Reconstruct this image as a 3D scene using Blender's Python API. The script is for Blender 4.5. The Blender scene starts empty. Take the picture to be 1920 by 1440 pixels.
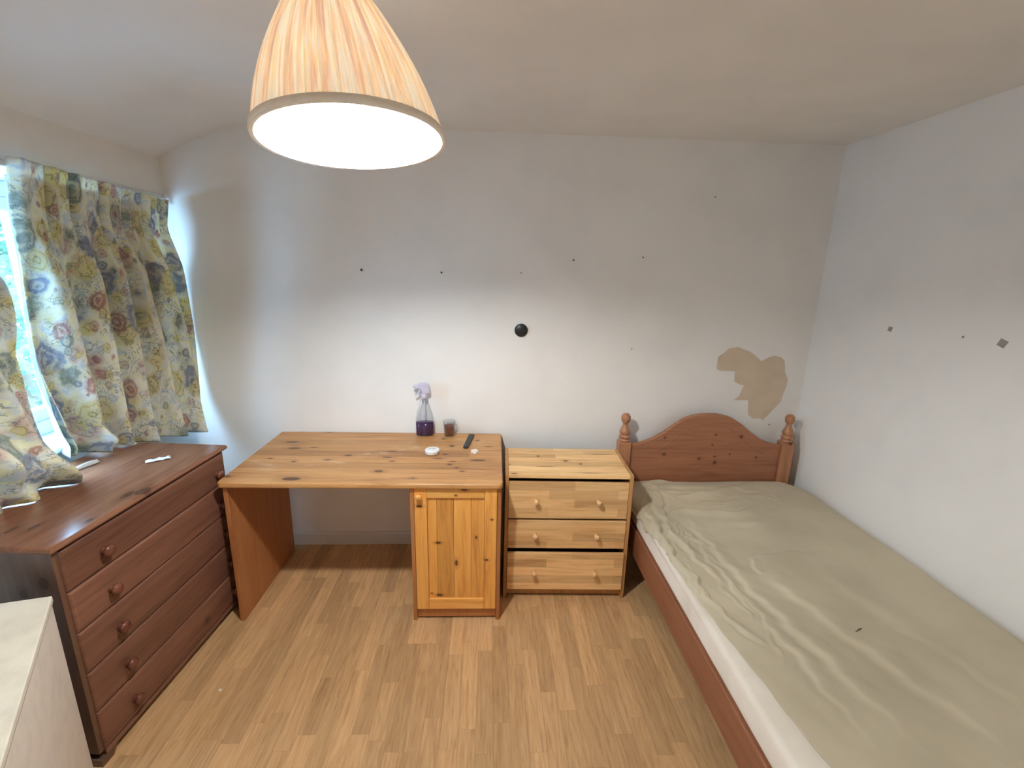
import bpy, bmesh, math, random
import numpy as np
from mathutils import Vector, Matrix, noise as mnoise
from mathutils.geometry import tessellate_polygon
random.seed(7)
S = bpy.context.scene
COL = S.collection

# ------------------------------------------------------------------ camera
cam_d = bpy.data.cameras.new('camera'); cam = bpy.data.objects.new('camera', cam_d); COL.objects.link(cam)
cam_d.sensor_width = 36; cam_d.lens = 16.355; cam_d.clip_start = .02
Rr = Vector((0.998649, -0.046591, 0.023009)); Uu = Vector((-0.010991, 0.243392, 0.969866)); Ff = Vector((0.050788, 0.968808, -0.242552))
cam.matrix_world = Matrix(((Rr.x, Uu.x, -Ff.x, 0), (Rr.y, Uu.y, -Ff.y, 0), (Rr.z, Uu.z, -Ff.z, 1.6393), (0, 0, 0, 1)))
S.camera = cam
# ------------------------------------------------------------------ sky, lights, exposure
W = bpy.data.worlds.new('sky'); S.world = W; W.use_nodes = True
bg = W.node_tree.nodes['Background']; bg.inputs[0].default_value = (.36, .66, 1, 1); bg.inputs[1].default_value = 38.0
BULB = 1240.0                                   # radiance of the pendant's bulb (used in its builder)
BULB_COL = (.97, 1, .99)
pl = bpy.data.lights.new('window_portal', 'AREA'); pl.shape = 'RECTANGLE'; pl.size = 1.45; pl.size_y = 1.0
pl.cycles.is_portal = True
po = bpy.data.objects.new('window_portal', pl); COL.objects.link(po)
po.location = (-2.03, 1.38, 1.4); po.rotation_euler = (0, -math.pi/2, 0)
S.view_settings.view_transform = 'Standard'; S.view_settings.look = 'None'
S.view_settings.exposure = 0.08; S.view_settings.gamma = 1; S.view_settings.use_curve_mapping = False
S.cycles.max_bounces = 10; S.cycles.diffuse_bounces = 6; S.cycles.transparent_max_bounces = 12
S.cycles.sample_clamp_indirect = 6; S.cycles.caustics_reflective = False; S.cycles.caustics_refractive = True
S.cycles.use_denoising = True

H, D, XR, XL, XB, YF = 2.289, 2.54, 1.8275, -1.85, -1.61, -.4

# ------------------------------------------------------------------ materials
def lin(c):
    f = lambda v: (v/255/12.92 if v/255 <= .04045 else ((v/255+.055)/1.055)**2.4)
    return tuple(f(v) for v in c) + (1,)
class NT:
    def __init__(s, name):
        s.m = bpy.data.materials.new(name); s.m.use_nodes = True; s.t = s.m.node_tree
        s.b = s.t.nodes['Principled BSDF']; s.out = s.t.nodes['Material Output']
    def n(s, typ, **kw):
        nd = s.t.nodes.new(typ)
        for k, v in kw.items():
            if k.startswith('_'): setattr(nd, k[1:], v)
        return nd
    def l(s, a, b): s.t.links.new(a, b)
    def setv(s, sock, v):
        if hasattr(v, 'links') or isinstance(v, bpy.types.NodeSocket): s.l(v, sock)
        else: sock.default_value = v
    def math(s, op, a, b=0.0, clamp=False):
        nd = s.t.nodes.new('ShaderNodeMath'); nd.operation = op; nd.use_clamp = clamp
        s.setv(nd.inputs[0], a); s.setv(nd.inputs[1], b); return nd.outputs[0]
    def mix(s, fac, a, b, mode='MIX'):
        nd = s.t.nodes.new('ShaderNodeMix'); nd.data_type = 'RGBA'; nd.blend_type = mode
        s.setv(nd.inputs[0], fac); s.setv(nd.inputs[6], a); s.setv(nd.inputs[7], b); return nd.outputs[2]
    def noise(s, vec, scale, detail=3, rough=.5, dist=0):
        nd = s.t.nodes.new('ShaderNodeTexNoise'); s.l(vec, nd.inputs['Vector'])
        nd.inputs['Scale'].default_value = scale; nd.inputs['Detail'].default_value = detail
        nd.inputs['Roughness'].default_value = rough; nd.inputs['Distortion'].default_value = dist; return nd
    def ramp(s, fac, stops):
        nd = s.t.nodes.new('ShaderNodeValToRGB'); e = nd.color_ramp.elements
        while len(e) < len(stops): e.new(.5)
        for el, (p, c) in zip(e, stops): el.position = p; el.color = c
        s.l(fac, nd.inputs[0]); return nd.outputs[0]
    def mapr(s, v, a, b, c=0., d=1., smooth=True):
        nd = s.t.nodes.new('ShaderNodeMapRange'); nd.interpolation_type = 'SMOOTHSTEP' if smooth else 'LINEAR'
        s.l(v, nd.inputs[0])
        for i, x in enumerate((a, b, c, d)): nd.inputs[i+1].default_value = x
        return nd.outputs[0]
    def obj(s): return s.t.nodes.new('ShaderNodeTexCoord').outputs['Object']
    def mapping(s, vec, scale=(1, 1, 1), loc=(0, 0, 0)):
        nd = s.t.nodes.new('ShaderNodeMapping'); s.l(vec, nd.inputs[0]); nd.inputs['Scale'].default_value = scale
        nd.inputs['Location'].default_value = loc; return nd.outputs[0]
    def bump(s, h, strength=.2, dist=.002):
        nd = s.t.nodes.new('ShaderNodeBump'); nd.inputs['Strength'].default_value = strength
        nd.inputs['Distance'].default_value = dist; s.l(h, nd.inputs['Height']); s.l(nd.outputs[0], s.b.inputs['Normal'])
    def fin(s, col=None, rough=.5, spec=.5):
        if col is not None: s.setv(s.b.inputs['Base Color'], col)
        s.setv(s.b.inputs['Roughness'], rough); s.b.inputs['Specular IOR Level'].default_value = spec
        return s.m

def paint(name, c, rough=.75, mott=.04, scale=3, bumps=.25, spec=.3):
    N = NT(name); o = N.obj(); f = N.noise(o, scale, 4).outputs[0]
    c1 = lin(c); c2 = tuple(v*(1-mott*3) for v in c1[:3]) + (1,)
    col = N.mix(N.mapr(f, .35, .75), c1, c2)
    g = N.noise(o, 220, 3).outputs[0]; N.bump(g, bumps, .001)
    return N.fin(col, rough, spec)
def plain(name, c, rough=.5, spec=.5, metal=0):
    N = NT(name); o = N.obj(); f = N.noise(o, 30, 3).outputs[0]
    c1 = lin(c); col = N.mix(N.mapr(f, .3, .8), c1, tuple(v*.88 for v in c1[:3]) + (1,))
    N.b.inputs['Metallic'].default_value = metal
    return N.fin(col, rough, spec)

def wood(name, light, mid, dark, axis='x', face='xy', rough=.4, knots=(), staves=None, seed=0., grain=1.0, worn=None, rnd=.0, spec=.45, auto=0.0):
    """grain runs along axis; knots are (a, b, ra, rb) in the plane given by face, in the thing's own metres"""
    N = NT(name); o = N.obj()
    ax = 'xyz'.index(axis); sc = [1, 1, 1]; sc[ax] = .06
    oi = N.t.nodes.new('ShaderNodeObjectInfo')
    ofs = N.n('ShaderNodeVectorMath', _operation='MULTIPLY_ADD')
    N.l(oi.outputs['Random'], ofs.inputs[0]); ofs.inputs[1].default_value = (13.1*rnd, 17.7*rnd, 9.3*rnd); N.l(o, ofs.inputs[2])
    v = N.mapping(ofs.outputs[0], sc, (seed, seed*1.7, seed*.6))
    sep = N.n('ShaderNodeSeparateXYZ'); N.l(o, sep.inputs[0])
    fi = ['xyz'.index(k) for k in face]
    dist = None
    if knots:
        for (a, b, ra, rb) in knots:
            da = N.math('DIVIDE', N.math('SUBTRACT', sep.outputs[fi[0]], a), ra)
            db = N.math('DIVIDE', N.math('SUBTRACT', sep.outputs[fi[1]], b), rb)
            r2 = N.math('ADD', N.math('MULTIPLY', da, da), N.math('MULTIPLY', db, db))
            dist = r2 if dist is None else N.math('MINIMUM', dist, r2)
    g1 = N.noise(v, 26*grain, 5, .6, 1.2).outputs[0]
    g2 = N.noise(v, 110*grain, 3, .6).outputs[0]
    g3 = N.noise(v, 7*grain, 2, .5, .6).outputs[0]
    t = N.math('ADD', N.math('MULTIPLY', g1, .5), N.math('ADD', N.math('MULTIPLY', g2, .28), N.math('MULTIPLY', g3, .3)))
    col = N.ramp(t, [(.36, lin(light)), (.56, lin(mid)), (.74, lin(dark))])
    if staves:
        (lw, ll) = staves
        ca = N.n('ShaderNodeCombineXYZ'); other = fi[1] if fi[0] == ax else fi[0]
        N.l(sep.outputs[ax], ca.inputs[0]); N.l(sep.outputs[other], ca.inputs[1])
        br = N.n('ShaderNodeTexBrick'); N.l(ca.outputs[0], br.inputs['Vector']); br.offset = .37; br.inputs['Scale'].default_value = 1
        br.inputs['Mortar Size'].default_value = 0; br.inputs['Bias'].default_value = -.1
        br.inputs['Brick Width'].default_value = ll; br.inputs['Row Height'].default_value = lw
        br.inputs['Color1'].default_value = (1.08, 1.06, 1.0, 1); br.inputs['Color2'].default_value = (.72, .66, .6, 1)
        col = N.mix(1., col, br.outputs[0], 'MULTIPLY')
    if auto:
        vo = N.n('ShaderNodeTexVoronoi'); s2 = [1, 1, 1]; s2[ax] = .45
        N.l(N.mapping(ofs.outputs[0], s2, (seed*3, seed, 0)), vo.inputs['Vector']); vo.inputs['Scale'].default_value = 6
        sp = N.n('ShaderNodeSeparateColor'); N.l(vo.outputs['Color'], sp.inputs[0])
        k = N.math('MULTIPLY', N.mapr(vo.outputs['Distance'], .06, .1, 1, 0), N.mapr(sp.outputs[0], .55, .56))
        col = N.mix(N.math('MULTIPLY', k, auto), col, lin((70, 38, 22)))
    if dist is not None:
        halo = N.mapr(dist, 1.0, 7.0, 1, 0); core = N.mapr(N.math('ADD', dist, N.math('MULTIPLY', g2, .5)), .8, 1.5, 1, 0)
        col = N.mix(N.math('MULTIPLY', halo, .45), col, lin(dark))
        col = N.mix(N.math('MULTIPLY', core, .85), col, lin((62, 36, 24)))
    if worn:                                   # pale scuffed varnish
        w = N.noise(N.mapping(o, (1.2, 3, 3)), 2.2, 6, .7).outputs[0]
        wm = N.math('MULTIPLY', N.mapr(w, .54, .72), N.mapr(g2, .4, .62))
        col = N.mix(N.math('MULTIPLY', wm, worn[1]), col, lin(worn[0]))
    if rnd:
        hs = N.n('ShaderNodeHueSaturation'); N.l(col, hs.inputs['Color']); N.l(N.mapr(oi.outputs['Random'], 0, 1, .86, 1.12, False), hs.inputs['Value']); col = hs.outputs[0]
    N.bump(g2, .12, .0006)
    return N.fin(col, rough, spec)

# ------------------------------------------------------------------ object helpers
def link(name, me, mat, parent=None, smooth=False):
    o = bpy.data.objects.new(name, me); COL.objects.link(o)
    if mat: me.materials.append(mat)
    if parent: o.parent = parent
    if smooth:
        for f in me.polygons: f.use_smooth = True
    return o
def from_bm(name, bm, mat, parent=None, smooth=False, bevel=0, seg=2):
    bmesh.ops.recalc_face_normals(bm, faces=bm.faces)
    me = bpy.data.meshes.new(name); bm.to_mesh(me); bm.free()
    o = link(name, me, mat, parent, smooth)
    if bevel:
        md = o.modifiers.new('bevel', 'BEVEL'); md.width = bevel; md.segments = seg; md.limit_method = 'ANGLE'; md.angle_limit = math.radians(40)
    return o
def bbox(bm, x0, x1, y0, y1, z0, z1):
    v = [bm.verts.new(p) for p in ((x0, y0, z0), (x1, y0, z0), (x1, y1, z0), (x0, y1, z0), (x0, y0, z1), (x1, y0, z1), (x1, y1, z1), (x0, y1, z1))]
    for f in ((3, 2, 1, 0), (4, 5, 6, 7), (0, 1, 5, 4), (1, 2, 6, 5), (2, 3, 7, 6), (3, 0, 4, 7)): bm.faces.new([v[i] for i in f])
def box(name, mat, parent, x0, x1, y0, y1, z0, z1, bevel=.002, seg=2):
    bm = bmesh.new(); bbox(bm, x0, x1, y0, y1, z0, z1); return from_bm(name, bm, mat, parent, bevel=bevel, seg=seg)
def prism(name, mat, parent, pts, d0, d1, plane='xy', bevel=.002, seg=2, smooth=False):
    """outline pts in plane, extruded from d0 to d1 on the remaining axis"""
    bm = bmesh.new()
    def P(a, b, d): return {'xy': (a, b, d), 'xz': (a, d, b), 'yz': (d, a, b)}[plane]
    A = [bm.verts.new(P(a, b, d0)) for a, b in pts]; B = [bm.verts.new(P(a, b, d1)) for a, b in pts]; n = len(pts)
    bm.faces.new(A); bm.faces.new(B[::-1])
    for i in range(n): bm.faces.new((A[i], A[(i+1) % n], B[(i+1) % n], B[i]))
    return from_bm(name, bm, mat, parent, bevel=bevel, seg=seg, smooth=smooth)
def lathe(name, mat, parent, prof, o=(0, 0, 0), axis='z', n=24, sx=1, sy=1, smooth=True):
    bm = bmesh.new(); rings = []
    def P(r, h, t):
        a, b = r*math.cos(t)*sx, r*math.sin(t)*sy
        q = {'z': (a, b, h), 'x': (h, a, b), 'y': (a, h, b), '-y': (a, -h, b)}[axis]
        return (q[0]+o[0], q[1]+o[1], q[2]+o[2])
    for r, h in prof:
        if r < 1e-6: rings.append([bm.verts.new(P(0, h, 0))])
        else: rings.append([bm.verts.new(P(r, h, 2*math.pi*i/n)) for i in range(n)])
    for a, b in zip(rings, rings[1:]):
        for i in range(n):
            j = (i+1) % n
            if len(a) == 1 and len(b) == 1: break
            if len(a) == 1: bm.faces.new((a[0], b[j], b[i]))
            elif len(b) == 1: bm.faces.new((a[i], a[j], b[0]))
            else: bm.faces.new((a[i], a[j], b[j], b[i]))
    return from_bm(name, bm, mat, parent, smooth=smooth)
def tube(name, mat, parent, pts, r, n=10, closed=False):
    bm = bmesh.new(); pts = [Vector(p) for p in pts]; rings = []
    for i, p in enumerate(pts):
        a = pts[i-1] if i else pts[0]; b = pts[i+1] if i+1 < len(pts) else pts[-1]
        t = (b-a).normalized(); up = Vector((0, 0, 1)) if abs(t.z) < .9 else Vector((1, 0, 0))
        s = t.cross(up).normalized(); u = s.cross(t)
        rr = r[i] if isinstance(r, (list, tuple)) else r
        rings.append([bm.verts.new(p + rr*(math.cos(2*math.pi*k/n)*s + math.sin(2*math.pi*k/n)*u)) for k in range(n)])
    for a, b in zip(rings, rings[1:]):
        for k in range(n): bm.faces.new((a[k], a[(k+1) % n], b[(k+1) % n], b[k]))
    bm.faces.new(rings[0]); bm.faces.new(rings[-1])
    return from_bm(name, bm, mat, parent, smooth=True)
def grid(name, mat, parent, P, UV=None, solid=0, smooth=True):
    """P: array (rows, cols, 3)"""
    r, c = P.shape[:2]; vs = P.reshape(-1, 3).tolist()
    fs = [(i*c+j, i*c+j+1, (i+1)*c+j+1, (i+1)*c+j) for i in range(r-1) for j in range(c-1)]
    me = bpy.data.meshes.new(name); me.from_pydata(vs, [], fs); me.update()
    if UV is not None:
        uv = me.uv_layers.new(name='cloth'); idx = np.empty(len(me.loops), int); me.loops.foreach_get('vertex_index', idx)
        uv.data.foreach_set('uv', UV.reshape(-1, 2)[idx].ravel())
    o = link(name, me, mat, parent, smooth)
    if solid: md = o.modifiers.new('thickness', 'SOLIDIFY'); md.thickness = solid; md.offset = 0
    return o
def thing(name, label, cat, loc=(0, 0, 0), rot=0, group=None):
    o = bpy.data.objects.new(name, None); COL.objects.link(o); o.empty_display_size = .1
    o.location = loc; o.rotation_euler = (0, 0, rot); o['label'] = label; o['category'] = cat
    if group: o['group'] = group
    return o
def tag(o, label, cat, group=None):
    o['label'] = label; o['category'] = cat
    if group: o['group'] = group
    return o
def struct(o): o['kind'] = 'structure'; return o
def ell(cx, cy, rx, ry, n=24): return [(cx+rx*math.cos(2*math.pi*i/n), cy+ry*math.sin(2*math.pi*i/n)) for i in range(n)]

# ------------------------------------------------------------------ setting
M_wall = paint('white_wall_paint', (237, 233, 228), .7, .02)
M_ceil = paint('ceiling_paint', (235, 230, 223), .85, .02)
M_plaster = paint('bare_plaster', (214, 194, 170), .9, .03, 9)
M_trim = paint('white_gloss_trim', (222, 217, 210), .4, .02, 6, .05, .5)
M_dark = plain('dark_mark', (72, 68, 62), .8)

# floor with laminate strips
M_sub = plain('subfloor', (120, 84, 52), .8)
floor = struct(box('floor', M_sub, None, XL, XR, YF, D, -.06, -.008, 0))
def plank_material():
    N = NT('laminate_oak_strip'); o = N.obj(); oi = N.t.nodes.new('ShaderNodeObjectInfo')
    ofs = N.n('ShaderNodeVectorMath', _operation='MULTIPLY_ADD'); N.l(oi.outputs['Random'], ofs.inputs[0]); ofs.inputs[1].default_value = (11, 7, 23); N.l(o, ofs.inputs[2])
    v = N.mapping(ofs.outputs[0], (1, .07, 1)); g = N.noise(v, 45, 5, .6, 1.5).outputs[0]; g2 = N.noise(v, 170, 3, .6).outputs[0]
    t = N.math('ADD', N.math('MULTIPLY', g, .6), N.math('MULTIPLY', g2, .4))
    col = N.ramp(t, [(.34, lin((220, 180, 132))), (.54, lin((202, 159, 112))), (.72, lin((168, 125, 83)))])
    hs = N.n('ShaderNodeHueSaturation'); N.l(col, hs.inputs['Color']); N.l(N.mapr(oi.outputs['Random'], 0, 1, .80, 1.14, False), hs.inputs['Value'])
    N.bump(g2, .08, .0004); return N.fin(hs.outputs[0], .42, .4)
M_plank = plank_material()
pw = .0635
def plank_box(bm, x0, x1, y0, y1):
    g = .0002; bbox(bm, x0+g, x1-g, y0+g, y1-g, -.008, 0)
rest = bmesh.new(); rp = random.Random(3); x = -1.302
cols = [];
while x < .96:
    cols.append(x); x += pw
for k, x in enumerate(cols):
    y = D - rp.uniform(.08, .42)*1.0; y1 = D
    while y1 > 1.0:
        y = max(y, .95)
        bm = bmesh.new(); plank_box(bm, x, x+pw, y, y1); from_bm('plank', bm, M_plank, floor)
        y1 = y; y = y1 - rp.choice((.24, .33, .41, .45, .48))
        if y1 <= .951: break
    plank_box(rest, x, x+pw, YF, .95)
for xa, xb in ((XL, -1.302), (cols[-1]+pw, XR)):
    n = max(1, int((xb-xa)/pw))
    for i in range(n): plank_box(rest, xa+(xb-xa)*i/n, xa+(xb-xa)*(i+1)/n, YF, D)
r_o = from_bm('plank_field', rest, M_plank, floor); r_o['kind'] = 'stuff'

# back wall: paint layer with the flaked patch cut out, bare plaster behind it
wall_back = struct(box('wall_back', M_plaster, None, XL-.1, XR+.1, D+.003, D+.12, -.06, H+.06, 0))
patch = [(1.300, 1.104), (1.301, 1.175), (1.333, 1.2), (1.358, 1.225), (1.407, 1.234), (1.444, 1.221), (1.481, 1.209), (1.513, 1.189), (1.558, 1.154), (1.594, 1.176), (1.628, 1.187), (1.665, 1.18), (1.694, 1.159), (1.71, 1.084), (1.733, 1.048), (1.729, .997), (1.716, .945), (1.714, .912), (1.674, .863), (1.618, .794), (1.613, .808), (1.557, .809), (1.528, .831), (1.52, .869), (1.514, .921), (1.426, .92), (1.456, .946), (1.475, 1.009), (1.445, 1.016), (1.414, 1.034), (1.409, 1.093), (1.326, 1.094)]
def painted_wall():
    outer = [(XL, 0), (XR, 0), (XR, H+.02), (XL, H+.02)]
    pv = [Vector((a, 0, b)) for a, b in outer]; hv = [Vector((a, 0, b)) for a, b in patch]
    tris = tessellate_polygon([pv, hv]); bm = bmesh.new()
    vs = [bm.verts.new((v.x, D, v.z)) for v in pv+hv]
    for t in tris: bm.faces.new([vs[i] for i in t])
    n = len(patch); rim = [bm.verts.new((a, D+.0035, b)) for a, b in patch]
    for i in range(n): bm.faces.new((vs[4+i], vs[4+(i+1) % n], rim[(i+1) % n], rim[i]))
    return from_bm('paint_layer', bm, M_wall, wall_back)
painted_wall()
for (a, b, s) in ((-.669, 1.61, .008), (-.253, 1.606, .007), (.167, 1.613, .004), (.444, 1.685, .006), (.816, 1.708, .005), (.798, 1.214, .004), (1.66, .775, .004), (1.17, 2.02, .004)):
    o = lathe('nail', M_dark, wall_back, [(0, -.001), (s*.45, -.001), (s*.4, .006), (s*.75, .007), (s*.6, .010), (0, .011)], (a, D, b), '-y', 10)
# right wall with tack marks
wall_right = struct(box('wall_right', M_wall, None, XR, XR+.12, YF, D, -.06, H+.06, 0))
M_mark = plain('adhesive_residue', (150, 146, 140), .9)
for (y, z, s, r) in ((2.036, 1.407, .0145, .1), (1.559, 1.418, .019, .35), (1.702, 1.42, .006, 0)):
    pts = [(y+s*math.cos(r+math.pi/4+k*math.pi/2)*(1+.12*math.sin(k*2.3)), z+s*math.sin(r+math.pi/4+k*math.pi/2)) for k in range(4)]
    prism('adhesive_mark', M_mark, wall_right, pts, XR-.0015, XR+.001, 'yz', .0006, 1)
wall_front = struct(box('wall_front', M_wall, None, XL, XR, YF-.12, YF, -.06, H+.06, 0))
# left wall with the window opening, boxed-in lintel above it
WY0, WY1, WZ0, WZ1 = .55, 2.21, .88, 1.93
wl = bmesh.new()
for a in ((YF, WY0, -.06, H+.06), (WY1, D, -.06, H+.06), (WY0, WY1, -.06, WZ0), (WY0, WY1, WZ1, H+.06)): bbox(wl, XL-.22, XL, a[0], a[1], a[2], a[3])
wall_left = struct(from_bm('wall_left', wl, M_wall))
# ceiling: flat, coved down to the lintel on the window side; lintel is one cast with it
def ceiling_mesh():
    prof = [(XR+.05, H), (-1.0, H)]
    for i in range(1, 25):
        t = i/24; prof.append((-1.0-.60*t, H-.165*t*t))
    prof += [(XB, 2.118), (XB, 1.93), (XL, 1.93)]
    bm = bmesh.new(); A = [bm.verts.new((a, YF, b)) for a, b in prof]; B = [bm.verts.new((a, D, b)) for a, b in prof]
    for i in range(len(prof)-1): bm.faces.new((A[i], A[i+1], B[i+1], B[i]))
    top = [bm.verts.new(p) for p in ((XL, YF, H+.1), (XL, D, H+.1), (XR+.05, D, H+.1), (XR+.05, YF, H+.1))]
    bm.faces.new(top); bm.faces.new((A[-1], B[-1], top[1], top[0]))
    return struct(from_bm('ceiling', bm, M_ceil))
ceiling_mesh()
# skirting board along the back wall
struct(prism('baseboard_back', M_trim, None, [(D, 0), (D-.014, 0), (D-.014, .068), (D-.008, .078), (D, .08)], -1.80, XR, 'yz', 0))
# window
window = bpy.data.objects.new('window_1', None); COL.objects.link(window); window.location = (XL-.1, 1.3, WZ0); struct(window)
M_upvc = plain('white_plastic_frame', (226, 232, 236), .3)
def wbox(name, y0, y1, z0, z1, x0, x1, mat=M_upvc, bev=.006): 
    c = window.location
    return box(name, mat, window, x0-c.x, x1-c.x, y0-c.y, y1-c.y, z0-c.z, z1-c.z, bev)
xa, xb = XL-.16, XL-.09
for (a, b, c, d) in ((WY0, WY1, WZ1-.06, WZ1), (WY0, WY1, WZ0, WZ0+.06), (WY0, WY0+.06, WZ0+.06, WZ1-.06), (WY1-.06, WY1, WZ0+.06, WZ1-.06), (1.22, 1.29, WZ0+.06, WZ1-.06)):
    wbox('window_frame', a, b, c, d, xa, xb)
for ya, yb in ((WY0+.06, 1.22), (1.29, WY1-.06)):
    for (a, b, c, d) in ((ya, yb, WZ1-.115, WZ1-.06), (ya, yb, WZ0+.06, WZ0+.115), (ya, ya+.05, WZ0+.115, WZ1-.115), (yb-.05, yb, WZ0+.115, WZ1-.115)):
        wbox('sash', a, b, c, d, xa+.012, xb-.012)
def glass_thin(name, edge=.55, base=.035, tint=(.96, .98, .99, 1)):
    N = NT(name); t = N.t.nodes.new('ShaderNodeBsdfTransparent'); g = N.t.nodes.new('ShaderNodeBsdfGlossy'); g.inputs['Roughness'].default_value = .02
    t.inputs[0].default_value = tint; f = N.t.nodes.new('ShaderNodeLayerWeight'); f.inputs[0].default_value = .5
    k = N.math('ADD', N.math('MULTIPLY', N.math('POWER', f.outputs['Facing'], 3.0), edge), base)
    m = N.t.nodes.new('ShaderNodeMixShader'); N.l(k, m.inputs[0]); N.l(t.outputs[0], m.inputs[1]); N.l(g.outputs[0], m.inputs[2]); N.l(m.outputs[0], N.out.inputs[0]); return N.m
M_pane = glass_thin('window_glass')
for ya, yb in ((WY0+.11, 1.17), (1.34, WY1-.11)): wbox('pane', ya-.005, yb+.005, WZ0+.11, WZ1-.11, xa+.033, xa+.037, M_pane, 0)
wbox('window_sill', WY0-.03, WY1+.03, WZ0-.022, WZ0+.003, XL-.0895, XL+.098, M_upvc, .006)

# ------------------------------------------------------------------ pendant lamp
LC = Vector((-.302, 1.133, 1.9))
lamp = thing('pendant_lamp', 'pleated cream fabric lampshade with lit bulb hanging from the ceiling', 'lamp', LC)
TL = Matrix.Rotation(math.radians(-5.2), 4, 'X') @ Matrix.Rotation(math.radians(-3.6), 4, 'Y') @ Matrix(((1, 0, -.07, 0), (0, 1, 0, 0), (0, 0, 1, 0), (0, 0, 0, 1)))   # the shade hangs a little askew
def cloth_trans(name, c, c2, trans, uvscale=None):
    N = NT(name); o = N.obj(); col = N.mix(N.mapr(N.noise(o, 25, 4).outputs[0], .35, .7), lin(c), lin(c2))
    d = N.t.nodes.new('ShaderNodeBsdfDiffuse'); t = N.t.nodes.new('ShaderNodeBsdfTranslucent'); m = N.t.nodes.new('ShaderNodeMixShader')
    N.l(col, d.inputs[0]); N.l(col, t.inputs[0]); m.inputs[0].default_value = trans
    N.l(d.outputs[0], m.inputs[1]); N.l(t.outputs[0], m.inputs[2]); N.l(m.outputs[0], N.out.inputs[0]); return N.m
def shade_fabric():
    N = NT('pleated_shade_fabric'); f = N.noise(N.mapping(N.t.nodes.new('ShaderNodeUVMap').outputs[0], (6.2832, .06, 1)), 15, 3, .6).outputs[0]
    col = N.ramp(f, [(.34, lin((248, 226, 178))), (.45, lin((247, 242, 234))), (.54, lin((240, 212, 178))), (.64, lin((206, 178, 166)))])
    d = N.t.nodes.new('ShaderNodeBsdfDiffuse'); t = N.t.nodes.new('ShaderNodeBsdfTranslucent'); m = N.t.nodes.new('ShaderNodeMixShader')
    N.l(col, d.inputs[0]); N.l(col, t.inputs[0]); m.inputs[0].default_value = .2
    N.l(d.outputs[0], m.inputs[1]); N.l(t.outputs[0], m.inputs[2]); N.l(m.outputs[0], N.out.inputs[0]); return N.m
M_shade = shade_fabric()
M_liner = cloth_trans('white_shade_liner', (244, 242, 238), (240, 238, 232), .22)
M_band = cloth_trans('shade_trim_band', (242, 240, 236), (236, 232, 226), .35)
def shade_profile(t): return .195*(1-t) + .088*t + .014*math.sin(math.pi*t)     # bell curve, t = 0 rim .. 1 top
SH = .265; NP = 84
rows = 14; cols_n = NP*4; P = np.zeros((rows, cols_n+1, 3)); rp = random.Random(5)
pa = [rp.uniform(.6, 1.35) for _ in range(NP)]; pj = [rp.uniform(-.25, .25) for _ in range(NP)]
for i in range(rows):
    t = i/(rows-1)
    for j in range(cols_n+1):
        k = (j//4) % NP; ph = (j % 4)/4
        f = [0, 1, .55, .15][j % 4]*pa[k]
        th = 2*math.pi*(j + pj[k]*(1 if j % 4 else 0))/cols_n + .03*math.sin(3*t)*0
        r = shade_profile(t) + .0052*f*(1-.35*t)
        P[i, j] = TL @ Vector((r*math.cos(th), r*math.sin(th), t*SH))
UVs = np.stack(np.meshgrid(np.linspace(0, 1, cols_n+1), np.linspace(0, 1, rows)), -1)
grid('shade', M_shade, lamp, P, UVs, smooth=False)
def lamp_lathe(name, mat, prof, n=64):
    o = lathe(name, mat, lamp, prof, n=n); o.data.transform(TL); return o
liner = [(shade_profile(i/12)-.004, i/12*SH) for i in range(13)]
lamp_lathe('liner', M_liner, liner)
lamp_lathe('bottom_trim', M_band, [(.1935, -.002), (.2015, -.003), (.2025, .004), (.2000, .014), (.1960, .0145), (.1935, .004), (.1935, -.002)])
lamp_lathe('top_trim', M_band, [(.086, SH-.012), (.0945, SH-.012), (.0935, SH+.002), (.0865, SH+.003), (.086, SH-.012)])
M_wire = plain('white_wire', (230, 226, 218), .4)
for k in range(3):
    a = 2*math.pi*k/3+.4; o = tube('shade_spoke', M_wire, lamp, [TL @ Vector((.02*math.cos(a), .02*math.sin(a), SH-.06)), TL @ Vector((.092*math.cos(a), .092*math.sin(a), SH-.006))], .0018, 8)
N = NT('lit_bulb'); e = N.t.nodes.new('ShaderNodeEmission'); e.inputs[0].default_value = BULB_COL+(1,); e.inputs[1].default_value = BULB; N.l(e.outputs[0], N.out.inputs[0]); M_bulb = N.m
lamp_lathe('bulb', M_bulb, [(0, .030), (.018, .033), (.031, .046), (.036, .066), (.033, .088), (.023, .112), (.015, .132)], 20)
M_cap = plain('white_lampholder', (224, 220, 212), .4)
lamp_lathe('lampholder', M_cap, [(0, .13), (.017, .13), (.019, .16), (.019, .2), (.024, .203), (.024, .212), (.012, .225), (.006, .25), (0, .252)], 24)
top = TL @ Vector((0, 0, .25))
tube('cord', M_cap, lamp, [top, top + Vector((0, 0, .03)), Vector((0, 0, H-1.9-.03)) + Vector((top.x*.9, top.y*.9, 0))], .0035, 8)
lathe('ceiling_rose', M_cap, lamp, [(0, H-1.9-.035), (.012, H-1.9-.034), (.02, H-1.9-.026), (.045, H-1.9-.02), (.048, H-1.9), (0, H-1.9)], (top.x*.9, top.y*.9, 0), n=32)

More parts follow.
